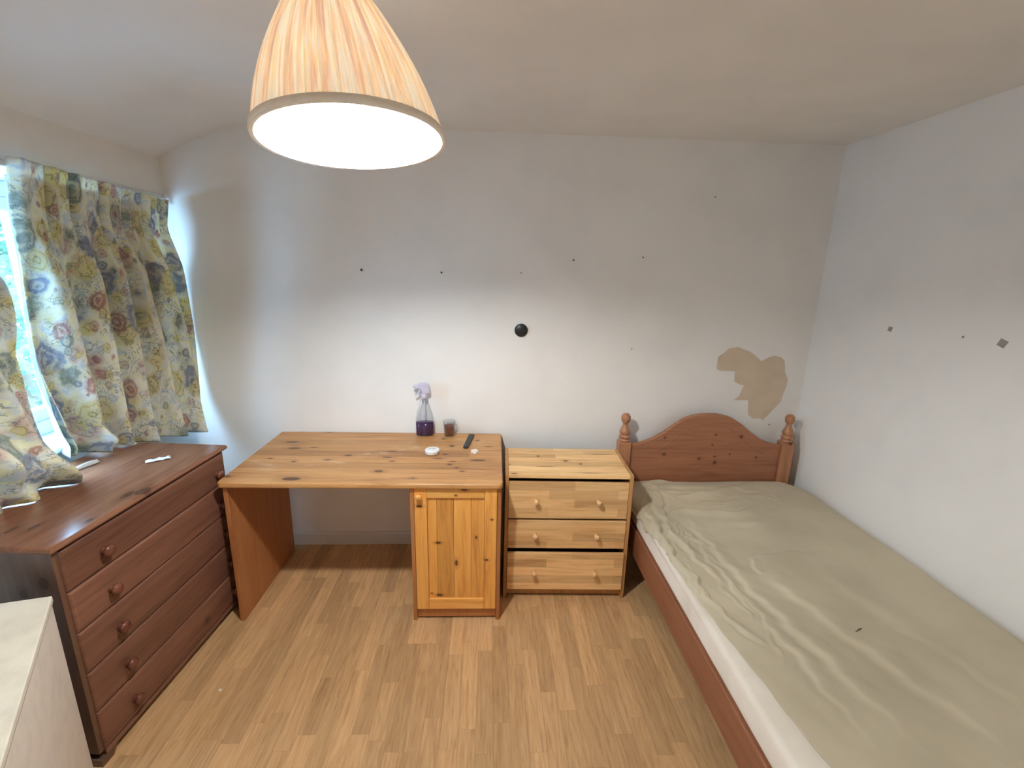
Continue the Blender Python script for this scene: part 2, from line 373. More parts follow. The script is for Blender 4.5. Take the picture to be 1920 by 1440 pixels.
# ------------------------------------------------------------------ woods
PINE = dict(light=(226, 172, 110), mid=(200, 146, 90), dark=(160, 104, 60))
OCHRE = dict(light=(240, 186, 108), mid=(227, 162, 82), dark=(182, 116, 58))
RED = dict(light=(134, 94, 76), mid=(115, 77, 61), dark=(85, 54, 42))
RAW = dict(light=(246, 214, 166), mid=(234, 192, 138), dark=(192, 142, 94))
HEAD = dict(light=(174, 121, 90), mid=(159, 106, 77), dark=(128, 80, 57))
k_desk = [(.125, .484, .03, .008), (.173, .398, .026, .009), (.16, .44, .02, .003), (.269, .638, .02, .006), (.12, .641, .016, .004), (.267, .41, .016, .004), (.471, .311, .015, .007), (.387, .255, .013, .005), (.111, .266, .011, .005), (.238, .231, .009, .005), (.674, .367, .02, .006), (.667, .292, .022, .005), (.701, .243, .011, .004), (.947, .335, .014, .007), (.982, .21, .010, .007), (1.019, .172, .010, .005), (1.047, .134, .010, .005), (.664, .128, .018, .010), (.827, .057, .014, .006), (.304, .044, .035, .014), (.019, .064, .012, .007), (.921, .281, .018, .005), (.994, .245, .013, .004), (1.104, .532, .008, .006), (.915, .551, .009, .006), (.971, .448, .010, .008), (1.165, .442, .016, .004), (1.115, .262, .034, .009)]
M_desktop = wood('desk_top_pine', axis='x', face='xy', rough=.42, knots=[(a, b, c*1.2, d*1.25) for a, b, c, d in k_desk], staves=(.075, 1.7), seed=2.3, worn=((222, 196, 166), .7), light=(208, 160, 106), mid=(184, 134, 84), dark=(144, 94, 56))
M_deskside = wood('desk_side_board', (186, 126, 76), (172, 112, 66), (146, 88, 50), axis='z', face='yz', rough=.5, seed=5, grain=.8)
k_door = [(.944, .411, .014, .006), (1.027, .306, .007, .017), (1.118, .439, .005, .008), (1.165, .328, .009, .006), (1.188, .535, .006, .005), (.947, .134, .016, .006), (1.065, .682, .014, .005), (1.027, .653, .006, .004), (1.216, .318, .005, .016), (.911, .143, .005, .004), (.864, .600, .014, .006)]  # last entry is a dark oval mark just below the door knob
M_door = wood('desk_door_pine', axis='z', face='xz', rough=.38, knots=k_door, seed=8, rnd=.6, **OCHRE)
M_doorrail = wood('desk_door_rail_pine', axis='x', face='xz', rough=.38, knots=k_door[6:8], seed=1.1, rnd=.6, **OCHRE)
M_knobO = wood('orange_knob_pine', axis='y', face='xz', rough=.3, seed=4, **OCHRE)
M_chest = wood('chest_stained_pine', axis='y', face='yz', rough=.36, seed=3, rnd=1, auto=.0, knots=[(.55, .11, .014, .012), (.12, .66, .03, .004)], **RED)
M_chesttop = wood('chest_top_stained_pine', (136, 94, 70), (120, 78, 57), (92, 56, 40), axis='y', face='xy', rough=.21, seed=6, spec=.5, knots=[(-.03, .16, .006, .012), (-.21, .09, .007, .02), (-.16, .11, .006, .02), (-.26, .07, .006, .018), (-.02, .36, .02, .03), (-.05, .33, .012, .03)])
M_chestend = wood('chest_end_stained_pine', (116, 86, 66), (100, 71, 54), (76, 51, 37), axis='z', face='xz', rough=.4, seed=9, knots=[(-.06, .70, .016, .022), (-.13, .66, .012, .015)])
M_chestknob = wood('chest_knob_wood', (126, 78, 58), (104, 60, 44), (74, 42, 30), axis='x', face='yz', rough=.22, seed=3, rnd=1)
k_rast = [(.173, .231, .008, .008), (.311, .174, .014, .008), (.383, .137, .009, .007), (.016, .121, .008, .008), (.042, .012, .016, .006), (.512, .269, .06, .003), (.2, .1, .05, .003), (.42, .03, .05, .003)]
M_rtop = wood('raw_pine_top', axis='x', face='xy', rough=.55, knots=k_rast, staves=(.052, .42), seed=1.3, **RAW)
M_rfront = wood('raw_pine_front', axis='x', face='xz', rough=.5, staves=(.046, .34), seed=4.4, rnd=1, **RAW)
M_rside = wood('raw_pine_side', (206, 160, 106), (188, 138, 84), (150, 98, 56), axis='z', face='yz', rough=.55, seed=7, **RAW) if 0 else wood('raw_pine_side', (200, 152, 98), (182, 132, 80), (148, 98, 56), axis='z', face='yz', rough=.55, seed=7)
M_rknob = wood('raw_pine_knob', axis='y', face='xz', rough=.45, seed=2, **RAW)
M_inside = plain('dark_interior_board', (70, 48, 30), .8)
k_head = [(1.002, .727, .006, .006), (1.295, .745, .006, .005), (1.444, .735, .009, .008), (1.282, .684, .005, .004), (1.006, .625, .010, .008), (1.214, .599, .008, .006), (1.304, .613, .006, .005), (1.309, .575, .009, .009), (1.391, .627, .005, .004), (1.549, .608, .006, .006)]
M_head = wood('headboard_pine', axis='x', face='xz', rough=.45, knots=k_head, seed=3.7, **HEAD)
M_post = wood('bed_post_pine', (190, 136, 100), (173, 119, 85), (138, 89, 61), axis='z', face='xz', rough=.38, seed=5.5, rnd=1, knots=[(.79, .82, .008, .008), (1.728, .70, .010, .008)])
M_rail = wood('bed_rail_pine', (156, 104, 74), (138, 89, 63), (108, 65, 46), axis='y', face='yz', rough=.42, seed=2.2)

# ------------------------------------------------------------------ desk
desk = thing('desk', 'pine desk with knotty scuffed top and one cupboard door, between two drawer chests', 'desk', (-1.1656, 1.886, 0), -.0118)
dw, dd, dz = 1.2346, .649, .716
def rounded_front(w, d, r, n=6):
    pts = [(w, d), (0, d)]
    pts += [(r-r*math.cos(a), r-r*math.sin(a)) for a in [math.pi/2*i/n for i in range(n+1)]]
    pts += [(w-r+r*math.sin(a), r-r*math.cos(a)) for a in [math.pi/2*i/n for i in range(n+1)]]
    return pts
prism('desk_top', M_desktop, desk, rounded_front(dw, dd, .022), dz-.026, dz, 'xy', .008, 3)
box('side_panel', M_deskside, desk, .016, .036, .02, .585, 0, dz-.026, .002)
box('side_panel', M_deskside, desk, .823, .841, .018, .6, 0, dz-.026, .002)
box('side_panel', M_deskside, desk, 1.212, 1.230, .018, .6, 0, dz-.026, .002)
box('cupboard_back', M_inside, desk, .842, 1.211, .585, .597, .03, dz-.03, 0)
box('cupboard_floor', M_inside, desk, .842, 1.211, .06, .584, .06, .076, 0)
box('plinth', M_deskside, desk, .842, 1.211, .03, .048, .012, .058, .001)
door = bpy.data.objects.new('door', None); COL.objects.link(door); door.parent = desk
def dbox(name, mat, *a, bev=.0025): return box(name, mat, door, *a, bev)
dl, dr, db_, dt = .8425, 1.2105, .063, .687
dbox('stile', M_door, dl, dl+.055, .016, .036, db_, dt)
dbox('stile', M_door, dr-.055, dr, .016, .036, db_, dt)
dbox('rail', M_doorrail, dl+.0555, dr-.0555, .0165, .036, .639, dt)
dbox('rail', M_doorrail, dl+.0555, dr-.0555, .0165, .036, db_, .119)
xs = [dl+.0555, .940, 1.016, 1.094, dr-.0555]
for a, b in zip(xs, xs[1:]): dbox('panel_board', M_door, a+.0004, b-.0004, .0255, .034, .1192, .6388, bev=.0016)
lathe('door_knob', M_knobO, door, [(0, 0), (.008, 0), (.007, .008), (.010, .012), (.0145, .017), (.0150, .022), (.011, .028), (0, .0295)], (.866, .0163, .653), '-y', 20)

# ------------------------------------------------------------------ small drawer unit
unit = thing('drawer_unit', 'small raw pine three drawer unit between the desk and the bed', 'drawers', (.086, 2.0466, 0), -.027)
rw, rd, rh = .62, .34, .681
box('side_panel', M_rside, unit, 0, .017, 0, rd, 0, rh, .0015)
box('side_panel', M_rside, unit, rw-.017, rw, 0, rd, 0, rh, .0015)
box('top', M_rtop, unit, .0174, rw-.0174, .001, rd, rh-.018, rh-.0005, .0015)
box('back_panel', M_inside, unit, .0174, rw-.0174, rd-.012, rd-.004, .02, rh-.019, 0)
box('plinth', M_rside, unit, .0174, rw-.0174, .022, .04, .008, .052, .001)
for (z0, z1, y0, dark) in ((.448, .641, .004, 0), (.284, .436, .003, 0), (.056, .262, -.010, 0)):
    dwr = box('drawer', M_rfront, unit, .0185, rw-.0185, y0, y0+.018, z0, z1, .0015)
    u0, u1, v0, v1, w_ = .024, rw-.024, y0+.0185, rd-.03, .01
    prism('drawer_box', M_inside, dwr, [(u0, v0), (u0+w_, v0), (u0+w_, v1-w_), (u1-w_, v1-w_), (u1-w_, v0), (u1, v0), (u1, v1), (u0, v1)], z0+.01, z1-.03, 'xy', 0)
    for kx in (.152, .456):
        lathe('knob', M_rknob, dwr, [(0, -.001), (.0105, 0), (.0100, .012), (.0125, .022), (.0128, .027), (.010, .031), (0, .032)], (kx, y0, (z0+z1)/2+.001), '-y', 16)

# ------------------------------------------------------------------ tall chest of drawers by the window
chest = thing('chest_of_drawers', 'reddish stained pine five drawer chest below the window curtain', 'drawers', (-1.2494, 1.2355, 0), -.073)
cd, cl, ch = .50, .82, .8257
def top_outline(g):  return [(-cd, g), (-g, g), (-g, cl-g), (-cd, cl-g)]
bm = bmesh.new(); prof = [(0.010, ch-.024), (.002, ch-.018), (0, ch-.012), (.003, ch-.004), (.007, ch)]
rings = [[bm.verts.new((a, b, z)) for a, b in top_outline(g)] for g, z in prof]
for A, B in zip(rings, rings[1:]):
    for i in range(4): bm.faces.new((A[i], A[(i+1) % 4], B[(i+1) % 4], B[i]))
bm.faces.new(rings[-1]); bm.faces.new(rings[0])
from_bm('chest_top', bm, M_chesttop, chest)
box('end_panel', M_chestend, chest, -cd+.005, -.017, .015, .033, 0.05, ch-.0245, .0015)
box('end_panel', M_chestend, chest, -cd+.005, -.017, cl-.033, cl-.015, .05, ch-.0245, .0015)
box('back_panel', M_inside, chest, -cd+.006, -cd+.014, .034, cl-.034, .06, ch-.03, 0)
box('front_frame', M_chest, chest, -.04, -.0335, .0335, cl-.0335, .06, ch-.0248, 0)
zb = [.802-.004, .655, .508, .357, .203, .052]
for i in range(5):
    z1, z0 = zb[i]-.0015, zb[i+1]+.0015
    bm = bmesh.new(); y0, y1 = .030, cl-.030
    R0 = [(-.033, y0, z0), (-.033, y1, z0), (-.033, y1, z1), (-.033, y0, z1)]
    def inset(x, g): return [(x, y0+g, z0+g), (x, y1-g, z0+g), (x, y1-g, z1-g), (x, y0+g, z1-g)]
    rr = [R0, inset(-.017, 0), inset(-.0125, .002), inset(-.0095, .006), inset(-.0085, .013)]
    V = [[bm.verts.new(p) for p in r] for r in rr]
    for A, B in zip(V, V[1:]):
        for k in range(4): bm.faces.new((A[k], A[(k+1) % 4], B[(k+1) % 4], B[k]))
    bm.faces.new(V[0]); bm.faces.new(V[-1])
    dwr = from_bm('drawer', bm, M_chest, chest)
    u0, u1, v0, v1, w_ = -.42, -.041, y0+.02, y1-.02, .01
    prism('drawer_box', M_inside, dwr, [(u1, v0), (u1, v0+w_), (u0+w_, v0+w_), (u0+w_, v1-w_), (u1, v1-w_), (u1, v1), (u0, v1), (u0, v0)], z0+.01, z1-.02, 'xy', 0)
    for ky in (.163, .735):
        lathe('knob', M_chestknob, dwr, [(0, 0), (.0135, 0), (.012, .004), (.0105, .008), (.0145, .012), (.0195, .016), (.0202, .0205), (.017, .026), (.009, .0295), (0, .030)], (-.0087, ky, (z0+z1)/2-.012), 'x', 20)
box('base_rail', M_chest, chest, -.034, -.012, .034, cl-.034, .030, .0505, .003)
for y0, y1 in ((.012, .075), (cl-.075, cl-.012)):
    prism('foot', M_chestend, chest, [(y0, 0), (y1-.02 if y0 < .1 else y1, 0), (y1, .0295), (y0, .0295)] if y0 < .1 else [(y0+.02, 0), (y1, 0), (y1, .0295), (y0, .0295)], -.07, -.012, 'yz', .002)
for y0 in (.02, cl-.07): box('foot', M_chestend, chest, -cd+.01, -cd+.06, y0, y0+.05, 0, .049, .002)

# ------------------------------------------------------------------ bed
bed = thing('single_bed', 'pine bed frame with arched headboard and turned ball finials against right wall', 'bed', (1.27, 1.4, 0))
def bb(v): return (v[0]-1.27, v[1]-1.4, v[2])
def place(o): o.location = (-1.27, -1.4, 0); return o        # parts are modelled in room metres
HY0, HY1 = 2.436, 2.464
arc = [(.805, .683), (.84, .686), (.88, .699), (.934, .721), (.994, .758), (1.046, .800), (1.098, .837), (1.152, .858), (1.2, .866), (1.245, .869), (1.29, .867), (1.335, .858), (1.38, .843), (1.442, .806), (1.5, .758), (1.564, .717), (1.618, .694), (1.66, .686), (1.69, .683)]
place(prism('headboard', M_head, bed, [(.805, .30), (1.69, .30)] + arc[::-1], HY0, HY1, 'xz', .006, 3))
gro = [(.894, .621), (.956, .648), (1.009, .677), (1.06, .726), (1.112, .766), (1.165, .792), (1.22, .802), (1.27, .803), (1.32, .798), (1.379, .775), (1.443, .728), (1.493, .68), (1.541, .65), (1.587, .631)]
place(tube('headboard_bead', M_head, bed, [(a, HY0+.001, b) for a, b in gro], .0028, 8))
for cx in (.7725, 1.7225):
    bm = bmesh.new(); s = .034; bbox(bm, cx-s, cx+s, 2.45-s, 2.45+s, 0, .702)
    po_ = from_bm('post', bm, M_post, bed, bevel=.006, seg=3); place(po_)
    z = .702
    fin = lathe('finial', M_post, po_, [(0, z-.002), (.029, z), (.032, z+.004), (.032, z+.010), (.024, z+.015), (.023, z+.018), (.0305, z+.022), (.0315, z+.028), (.0300, z+.034), (.023, z+.038), (.023, z+.041), (.0295, z+.047), (.0305, z+.056), (.027, z+.066), (.020, z+.080), (.0150, z+.094), (.0135, z+.103), (.0155, z+.107), (.0215, z+.115), (.0262, z+.130), (.0250, z+.147), (.016, z+.160), (0, z+.1645)], (cx, 2.45, 0), n=28)
for x0, x1 in ((.751, .773), (1.722, 1.744)):
    place(box('side_rail', M_rail, bed, x0, x1, .42, 2.414, .215, .36, .006, 3))
place(box('slat_board', M_inside, bed, .775, 1.72, .45, 2.40, .232, .248, 0))
place(box('foot_rail', M_rail, bed, .774, 1.721, .42, .445, .215, .36, .004))
for x0 in (.775, 1.665): place(box('foot_leg', M_post, bed, x0, x0+.055, .446, .449+.05, 0, .2315, .003))

# mattress and sheet
MX0, MX1, MY0, MY1, MZ0, MZ1, MR = .757, 1.805, .46, 2.428, .249, .463, .034
N = NT('white_mattress_ticking'); o_ = N.obj(); f = N.noise(o_, 5, 4).outputs[0]
N.bump(N.noise(N.mapping(o_, (6, 1, 6)), 4, 3).outputs[0], .25, .01); M_matt = N.fin(N.mix(N.mapr(f, .35, .75), lin((232, 222, 208)), lin((216, 204, 188))), .9, .2)
def mat_right(y): return MX1 - .115*np.clip((y-2.24)/.19, 0, 1)**2.2            # soft rounded corner by the right post
outl = [(MX0, MY0), (MX1, MY0), (MX1, 2.23)] + [(float(mat_right(y)), float(y)) for y in np.linspace(2.26, MY1, 9)] + [(MX0+.01, MY1), (MX0, MY1-.02)]
mat_o = prism('mattress', M_matt, None, outl, MZ0+.113, MZ1, 'xy', MR, 6, True)
base = bmesh.new(); base.from_mesh(mat_o.data); bbox(base, .778, 1.69, MY0+.01, 2.40, MZ0, MZ0+.15); bmesh.ops.recalc_face_normals(base, faces=base.faces); base.to_mesh(mat_o.data); base.free()
tag(mat_o, 'white mattress whose bare side shows below the beige sheet', 'mattress')

folds = [([(1.026, 2.221), (1.151, 2.218), (1.308, 2.279), (1.434, 2.331), (1.532, 2.385)], .019, .015, -1), ([(.943, 2.07), (1.018, 2.091), (1.113, 2.069), (1.208, 2.051), (1.295, 2.046), (1.36, 2.082)], .015, .016, -1), ([(.862, 2.246), (.849, 2.056), (.852, 1.91), (.84, 1.792)], .011, .013, 1),
 ([(.831, 2.144), (.818, 1.988), (.799, 1.804), (.798, 1.687), (.815, 1.582), (.831, 1.487), (.834, 1.401), (.829, 1.354)], .011, .012, -1), ([(.837, 1.961), (.849, 1.815), (.881, 1.706), (.902, 1.589), (.909, 1.485)], .010, .013, 1), ([(.993, 2.013), (.981, 1.872), (.994, 1.705), (1.003, 1.579), (1.017, 1.467), (1.035, 1.361), (1.059, 1.24), (1.09, 1.05), (1.12, .9)], .010, .024, 1),
 ([(.83, 1.35), (.865, 1.289), (.898, 1.25), (.914, 1.219)], .009, .009, 1), ([(1.1, 1.921), (1.19, 1.958), (1.329, 1.951)], .007, .02, 1), ([(1.122, 1.673), (1.234, 1.702), (1.452, 1.72)], .006, .02, -1), ([(1.122, 1.568), (1.144, 1.49), (1.17, 1.402), (1.2, 1.295), (1.24, 1.188), (1.3, 1.0), (1.36, .85)], .009, .03, 1),
 ([(.814, 2.322), (.905, 2.376), (1.044, 2.413)], .012, .014, 1), ([(.944, 2.322), (.901, 2.159), (.878, 2.014)], .010, .014, -1), ([(1.128, 1.673), (1.093, 1.605), (1.087, 1.568)], .006, .012, 1), ([(1.565, 2.27), (1.539, 2.188), (1.533, 2.141)], .005, .014, 1),
 ([(.79, 2.2), (.79, 2.0), (.775, 1.8), (.785, 1.6), (.80, 1.45)], .008, .010, 1), ([(.93, 1.9), (.94, 1.7), (.955, 1.5), (.97, 1.3), (.99, 1.1), (1.0, .9)], .006, .016, 1), ([(1.0, 2.33), (1.15, 2.30), (1.30, 2.33)], .009, .02, 1), ([(1.1, 2.14), (1.25, 2.15), (1.42, 2.19)], .006, .016, -1), ([(1.35, 1.62), (1.42, 1.4), (1.5, 1.15), (1.56, .9)], .006, .05, 1)]
hem_y = [.55, .838, .994, 1.156, 1.364, 1.711, 1.95, 2.12, 2.30, 2.425]; hem_x = [.885, .852, .830, .813, .786, .768, .759, .752, .735, .720]
ny, nx = 330, 210
ys = np.linspace(.5, 2.44, ny); P = np.zeros((ny, nx, 3))
xi = np.linspace(0, 1, nx)**1.15
Xg = np.zeros((ny, nx)); Yg = np.repeat(ys[:, None], nx, 1)
for i, y in enumerate(ys):
    hx = np.interp(y, hem_y, hem_x) + .002*math.sin(y*19) + .0015*math.sin(y*47+1)
    Xg[i] = hx + (1.87-hx)*xi
hgt = np.zeros_like(Xg)
def polyd(px, py, L):
    best = np.full(px.shape, 9.); sg = np.zeros(px.shape); tt = np.zeros(px.shape); n = len(L)-1
    for k, ((ax, ay), (bx, by)) in enumerate(zip(L, L[1:])):
        dx, dy = bx-ax, by-ay; q = dx*dx+dy*dy; t = np.clip(((px-ax)*dx+(py-ay)*dy)/q, 0, 1)
        ex, ey = px-(ax+t*dx), py-(ay+t*dy); d = np.hypot(ex, ey); m = d < best
        best = np.where(m, d, best); sg = np.where(m, np.sign(dx*ey-dy*ex), sg); tt = np.where(m, (k+t)/n, tt)
    return best, sg, tt
wx = Xg + .008*np.sin(Yg*31) + .005*np.sin(Yg*73+Xg*20); wy = Yg + .008*np.sin(Xg*37)
for L, a, w, s in folds:
    d, sg, t = polyd(wx, wy, L); sd = d*sg*s; tap = np.clip(np.minimum(t, 1-t)*5, 0, 1)*.85+.15*(d < w*2)
    ridge = np.where(sd > 0, np.exp(-(sd/(w*2.0))**2), np.exp(-(sd/(w*.55))**2))
    hgt += tap*a*(ridge - .35*np.exp(-((sd+w*1.3)/(w*.9))**2))
hgt += .004*np.sin(Xg*9+Yg*4)*np.sin(Yg*7) + .0012*np.sin(Xg*60+Yg*25)*np.exp(-((Xg-.9)/.12)**2)
rw_ = np.random.default_rng(4)
for _ in range(26):                                                            # fine creases in the slack along the near side
    cx0, cy0, a_, ln_ = rw_.uniform(.80, .98), rw_.uniform(1.0, 2.3), rw_.normal(1.62, .22), rw_.uniform(.05, .14)
    d, sg, t = polyd(wx, wy, [(cx0-ln_*math.cos(a_), cy0-ln_*math.sin(a_)), (cx0+ln_*math.cos(a_), cy0+ln_*math.sin(a_))])
    w = rw_.uniform(.004, .008); sd = d*sg; hgt += np.clip(np.minimum(t, 1-t)*4, 0, 1)*rw_.uniform(.002, .005)*np.where(sd > 0, np.exp(-(sd/(w*1.8))**2), np.exp(-(sd/(w*.6))**2))
for _ in range(14):                                                            # and across the head end
    cx0, cy0, a_, ln_ = rw_.uniform(.9, 1.5), rw_.uniform(2.05, 2.38), rw_.normal(.05, .3), rw_.uniform(.05, .16)
    d, sg, t = polyd(wx, wy, [(cx0-ln_*math.cos(a_), cy0-ln_*math.sin(a_)), (cx0+ln_*math.cos(a_), cy0+ln_*math.sin(a_))])
    w = rw_.uniform(.005, .010); sd = d*sg; hgt += np.clip(np.minimum(t, 1-t)*4, 0, 1)*rw_.uniform(.002, .006)*np.where(sd > 0, np.exp(-(sd/(w*1.8))**2), np.exp(-(sd/(w*.6))**2))
hgt += .016*np.exp(-((Yg-2.25)/.13)**2)*np.exp(-((Xg-1.15)/.26)**2)          # rumpled swell at the head
def surf(x, y, h):
    z = MZ1 + .004 + 0*x
    X2, Y2 = x.copy(), y.copy()
    r = MR
    for (edge, sign, arr) in ((MX0, 1, 'x'), (mat_right(y)+.003, -1, 'x'), (MY1+.002, -1, 'y')):
        v = X2 if arr == 'x' else Y2
        d = (v-edge)*sign
        inn = (d < r) & (d >= 0); z = np.where(inn, z - (r - np.sqrt(np.maximum(r*r-(r-d)**2, 0))), z)
        z = np.where(d < 0, z - r + d, z)
        newv = np.where(d < 0, edge - sign*.005, v)
        if arr == 'x': X2 = newv
        else: Y2 = newv
    return X2, Y2, z + np.maximum(h, -.003) + .0015
X2, Y2, Z2 = surf(Xg, Yg, hgt)
over = np.clip((MX0-Xg)/.01, 0, 1); X2 = X2 - over*(.006+np.maximum(hgt, 0))
P[..., 0], P[..., 1], P[..., 2] = X2, Y2, Z2
N = NT('beige_cotton_sheet'); o_ = N.obj(); f = N.noise(o_, 3.5, 5).outputs[0]
N.bump(N.noise(o_, 420, 2).outputs[0], .12, .001)
M_sheet = N.fin(N.mix(N.mapr(f, .3, .75), lin((200, 188, 162)), lin((184, 172, 147))), .9, .15)
N.b.inputs['Sheen Weight'].default_value = .15
sheet = grid('bed_sheet', M_sheet, None, P, solid=.002); tag(sheet, 'rumpled beige cotton sheet lying creased over the mattress', 'sheet')

# ------------------------------------------------------------------ curtains
def floral():
    N = NT('floral_curtain_print'); uv = N.t.nodes.new('ShaderNodeUVMap').outputs[0]
    wob = N.noise(uv, 9, 2); w = N.n('ShaderNodeVectorMath', _operation='MULTIPLY_ADD'); N.l(wob.outputs[1], w.inputs[0]); w.inputs[1].default_value = (.05, .05, 0); N.l(uv, w.inputs[2])
    base = N.ramp(N.noise(uv, 13, 4, .6, .8).outputs[0], [(.36, lin((214, 220, 220))), (.46, lin((242, 240, 232))), (.55, lin((243, 237, 206))), (.64, lin((220, 222, 222)))])
    def layer(col, scale, off, stops, lo, hi, thr, ringf):
        vo = N.n('ShaderNodeTexVoronoi'); N.l(N.mapping(w.outputs[0], (1, 1, 1), off), vo.inputs['Vector']); vo.inputs['Scale'].default_value = scale; vo.inputs['Randomness'].default_value = .8
        sp = N.n('ShaderNodeSeparateColor'); N.l(vo.outputs['Color'], sp.inputs[0])
        c = N.ramp(sp.outputs[0], stops); c.node.color_ramp.interpolation = 'CONSTANT'
        rn = N.noise(w.outputs[0], 22, 4, .6)
        ring = N.math('SINE', N.math('ADD', N.math('MULTIPLY', vo.outputs['Distance'], ringf), N.math('MULTIPLY', rn.outputs[0], 16)))
        c = N.mix(N.mapr(ring, -.1, .9, 0, .7), c, lin((222, 214, 190)))
        c = N.mix(N.mapr(ring, -.7, -1, 0, .55), c, lin((110, 100, 104)))
        edge = N.math('ADD', vo.outputs['Distance'], N.math('MULTIPLY', rn.outputs[0], .45))
        m = N.math('MULTIPLY', N.mapr(edge, lo, hi, .78, 0), N.mapr(sp.outputs[1], thr, thr+.02))
        return N.mix(m, col, c)
    Y_, R_, G_, B_, P_ = lin((228, 212, 144)), lin((198, 140, 136)), lin((148, 164, 152)), lin((140, 152, 178)), lin((214, 188, 180))
    col = layer(base, 8.0, (0, 0, 0), [(0, Y_), (.28, G_), (.46, P_), (.66, B_), (.82, Y_)], .66, .84, .06, 24)
    col = layer(col, 10.5, (3.3, 1.7, 0), [(0, R_), (.26, G_), (.46, B_), (.62, Y_), (.80, R_)], .56, .70, .28, 32)
    col = layer(col, 17, (7.3, 2.1, 0), [(0, B_), (.3, P_), (.5, Y_), (.7, G_), (.85, R_)], .50, .62, .45, 30)
    v2 = N.noise(w.outputs[0], 17, 4, .6, 2.2).outputs[0]
    vine = N.mapr(N.math('ABSOLUTE', N.math('SUBTRACT', v2, .5)), .006, .03, 1, 0)
    gate = N.mapr(N.noise(uv, 9, 2).outputs[0], .46, .54)
    col = N.mix(N.math('MULTIPLY', N.math('MULTIPLY', vine, gate), .6), col, lin((92, 102, 104)))
    d = N.t.nodes.new('ShaderNodeBsdfDiffuse'); t = N.t.nodes.new('ShaderNodeBsdfTranslucent'); m = N.t.nodes.new('ShaderNodeMixShader')
    N.l(col, d.inputs[0]); N.l(col, t.inputs[0]); m.inputs[0].default_value = .4
    bp = N.n('ShaderNodeBump'); bp.inputs['Strength'].default_value = .2; bp.inputs['Distance'].default_value = .002; N.l(N.noise(uv, 160, 2).outputs[0], bp.inputs['Height']); N.l(bp.outputs[0], d.inputs['Normal'])
    N.l(d.outputs[0], m.inputs[1]); N.l(t.outputs[0], m.inputs[2]); N.l(m.outputs[0], N.out.inputs[0]); return N.m
M_floral = floral()
M_lining = cloth_trans('white_curtain_lining', (226, 226, 222), (212, 214, 212), .35)
def cr(a, xs, ys):                                  # smooth interpolation of key rows
    return np.interp(a, xs, ys)
def smooth1(v, k):
    ker = np.hanning(k+2)[1:-1]; ker /= ker.sum(); return np.convolve(np.pad(v, k//2, 'edge'), ker, 'valid')[:len(v)]
# right curtain: t rows from heading to hem, left and right edge in metres
nr, nc = 120, 190; T = np.linspace(0, 1, nr); U = np.linspace(0, 1, nc)
key = [0, .16, .42, .65, .85, 1]
def kv(v, k=9): return smooth1(cr(T, key, v), k)
Ly, Ry = kv([1.741, 1.718, 1.734, 1.76, 1.813, 1.855]), kv([2.475, 2.440, 2.500, 2.508, 2.474, 2.420], 15)
Lz, Rz = cr(T, key, [1.957, 1.777, 1.495, 1.22, 1.014, .850]), cr(T, key, [1.918, 1.784, 1.579, 1.281, .943, .764])
Lx, Rx = kv([-1.565, -1.57, -1.60, -1.64, -1.69, -1.735]), kv([-1.565, -1.57, -1.573, -1.56, -1.545, -1.51])
P = np.zeros((nr, nc, 3)); UV = np.zeros((nr, nc, 2))
pleat_u = [.0, .155, .29, .475, .635, .80, .965]
for i, t in enumerate(T):
    # heading: flat between pinched pleats; lower down: rolling folds
    s = min(1, max(0, (t-.13)/.25)); ph = U*5.3 + .30*math.sin(t*3)*U + .10*np.sin(U*9+t*4) - .25*t
    fr = ph % 1.0; wd = .62
    saw = np.where(fr < wd, fr/wd, (1-fr)/(1-wd)); saw = saw*saw*(3-2*saw)
    roll = (saw-.38)*.095 + np.sin(2*np.pi*ph*2+1.3+5*t)*.006 + np.sin(U*31+t*9)*.003
    pin = np.zeros(nc)
    for pu in pleat_u: pin += np.exp(-((U-pu)/.011)**2)*-.030 + np.exp(-((U-pu-.03)/.022)**2)*.010
    out = pin*(1-s) + roll*s*(.75+.35*t)
    roll_hem = .05*np.exp(-((t-.95)/.035)**2)*np.exp(-((U-.14)/.12)**2)
    out = out + roll_hem
    # hem rests on the chest and is pushed forward there
    zb_ = Lz[i]+(Rz[i]-Lz[i])*U
    P[i, :, 0] = Lx[i]+(Rx[i]-Lx[i])*U + np.maximum(out, -.034)
    P[i, :, 1] = Ly[i]+(Ry[i]-Ly[i])*U + np.sin(2*np.pi*ph+1.0)*.012*s
    P[i, :, 2] = zb_
    UV[i, :, 0] = U*1.35; UV[i, :, 1] = t*1.12
onch = P[..., 1] < 2.105                             # above the chest: gather on its top instead of sinking in
lowz = ch+.006
zz = P[..., 2]; fold = np.clip((lowz+.02-zz)/.02, 0, 1.6)
P[..., 0] = np.where(onch, P[..., 0] + fold*.010, P[..., 0])
P[..., 2] = np.where(onch, np.maximum(zz, lowz + .004*np.sin(UV[..., 0]*30)**2), zz)
cur_r = thing('curtain', 'floral print curtain hanging in pinch pleats by the room corner', 'curtain', (-1.6, 2.1, .83), group='pair of floral curtains')
def offs(P, o): return P - np.array(o.location)
grid('curtain_cloth', M_floral, cur_r, offs(P, cur_r), UV, .002)
Pl = P[6:, :, :].copy(); Pl[..., 0] -= .012; Pl[..., 1] = Pl[..., 1] + .004
Pl = Pl[:, :150]
Pl[:, :14, 1] -= np.linspace(1, 0, 14)[None, :]*np.clip((T[6:]-.35)*.05, 0, .02)[:, None]
grid('lining', M_lining, cur_r, offs(Pl, cur_r), None, .001)
M_rail_w = plain('white_curtain_track', (214, 210, 204), .4)
track = box('curtain_track', M_rail_w, None, XB-.001, XB+.012, .62, 2.505, 1.925, 1.945, .003); tag(track, 'thin white curtain track along the lintel above the window', 'curtain track')
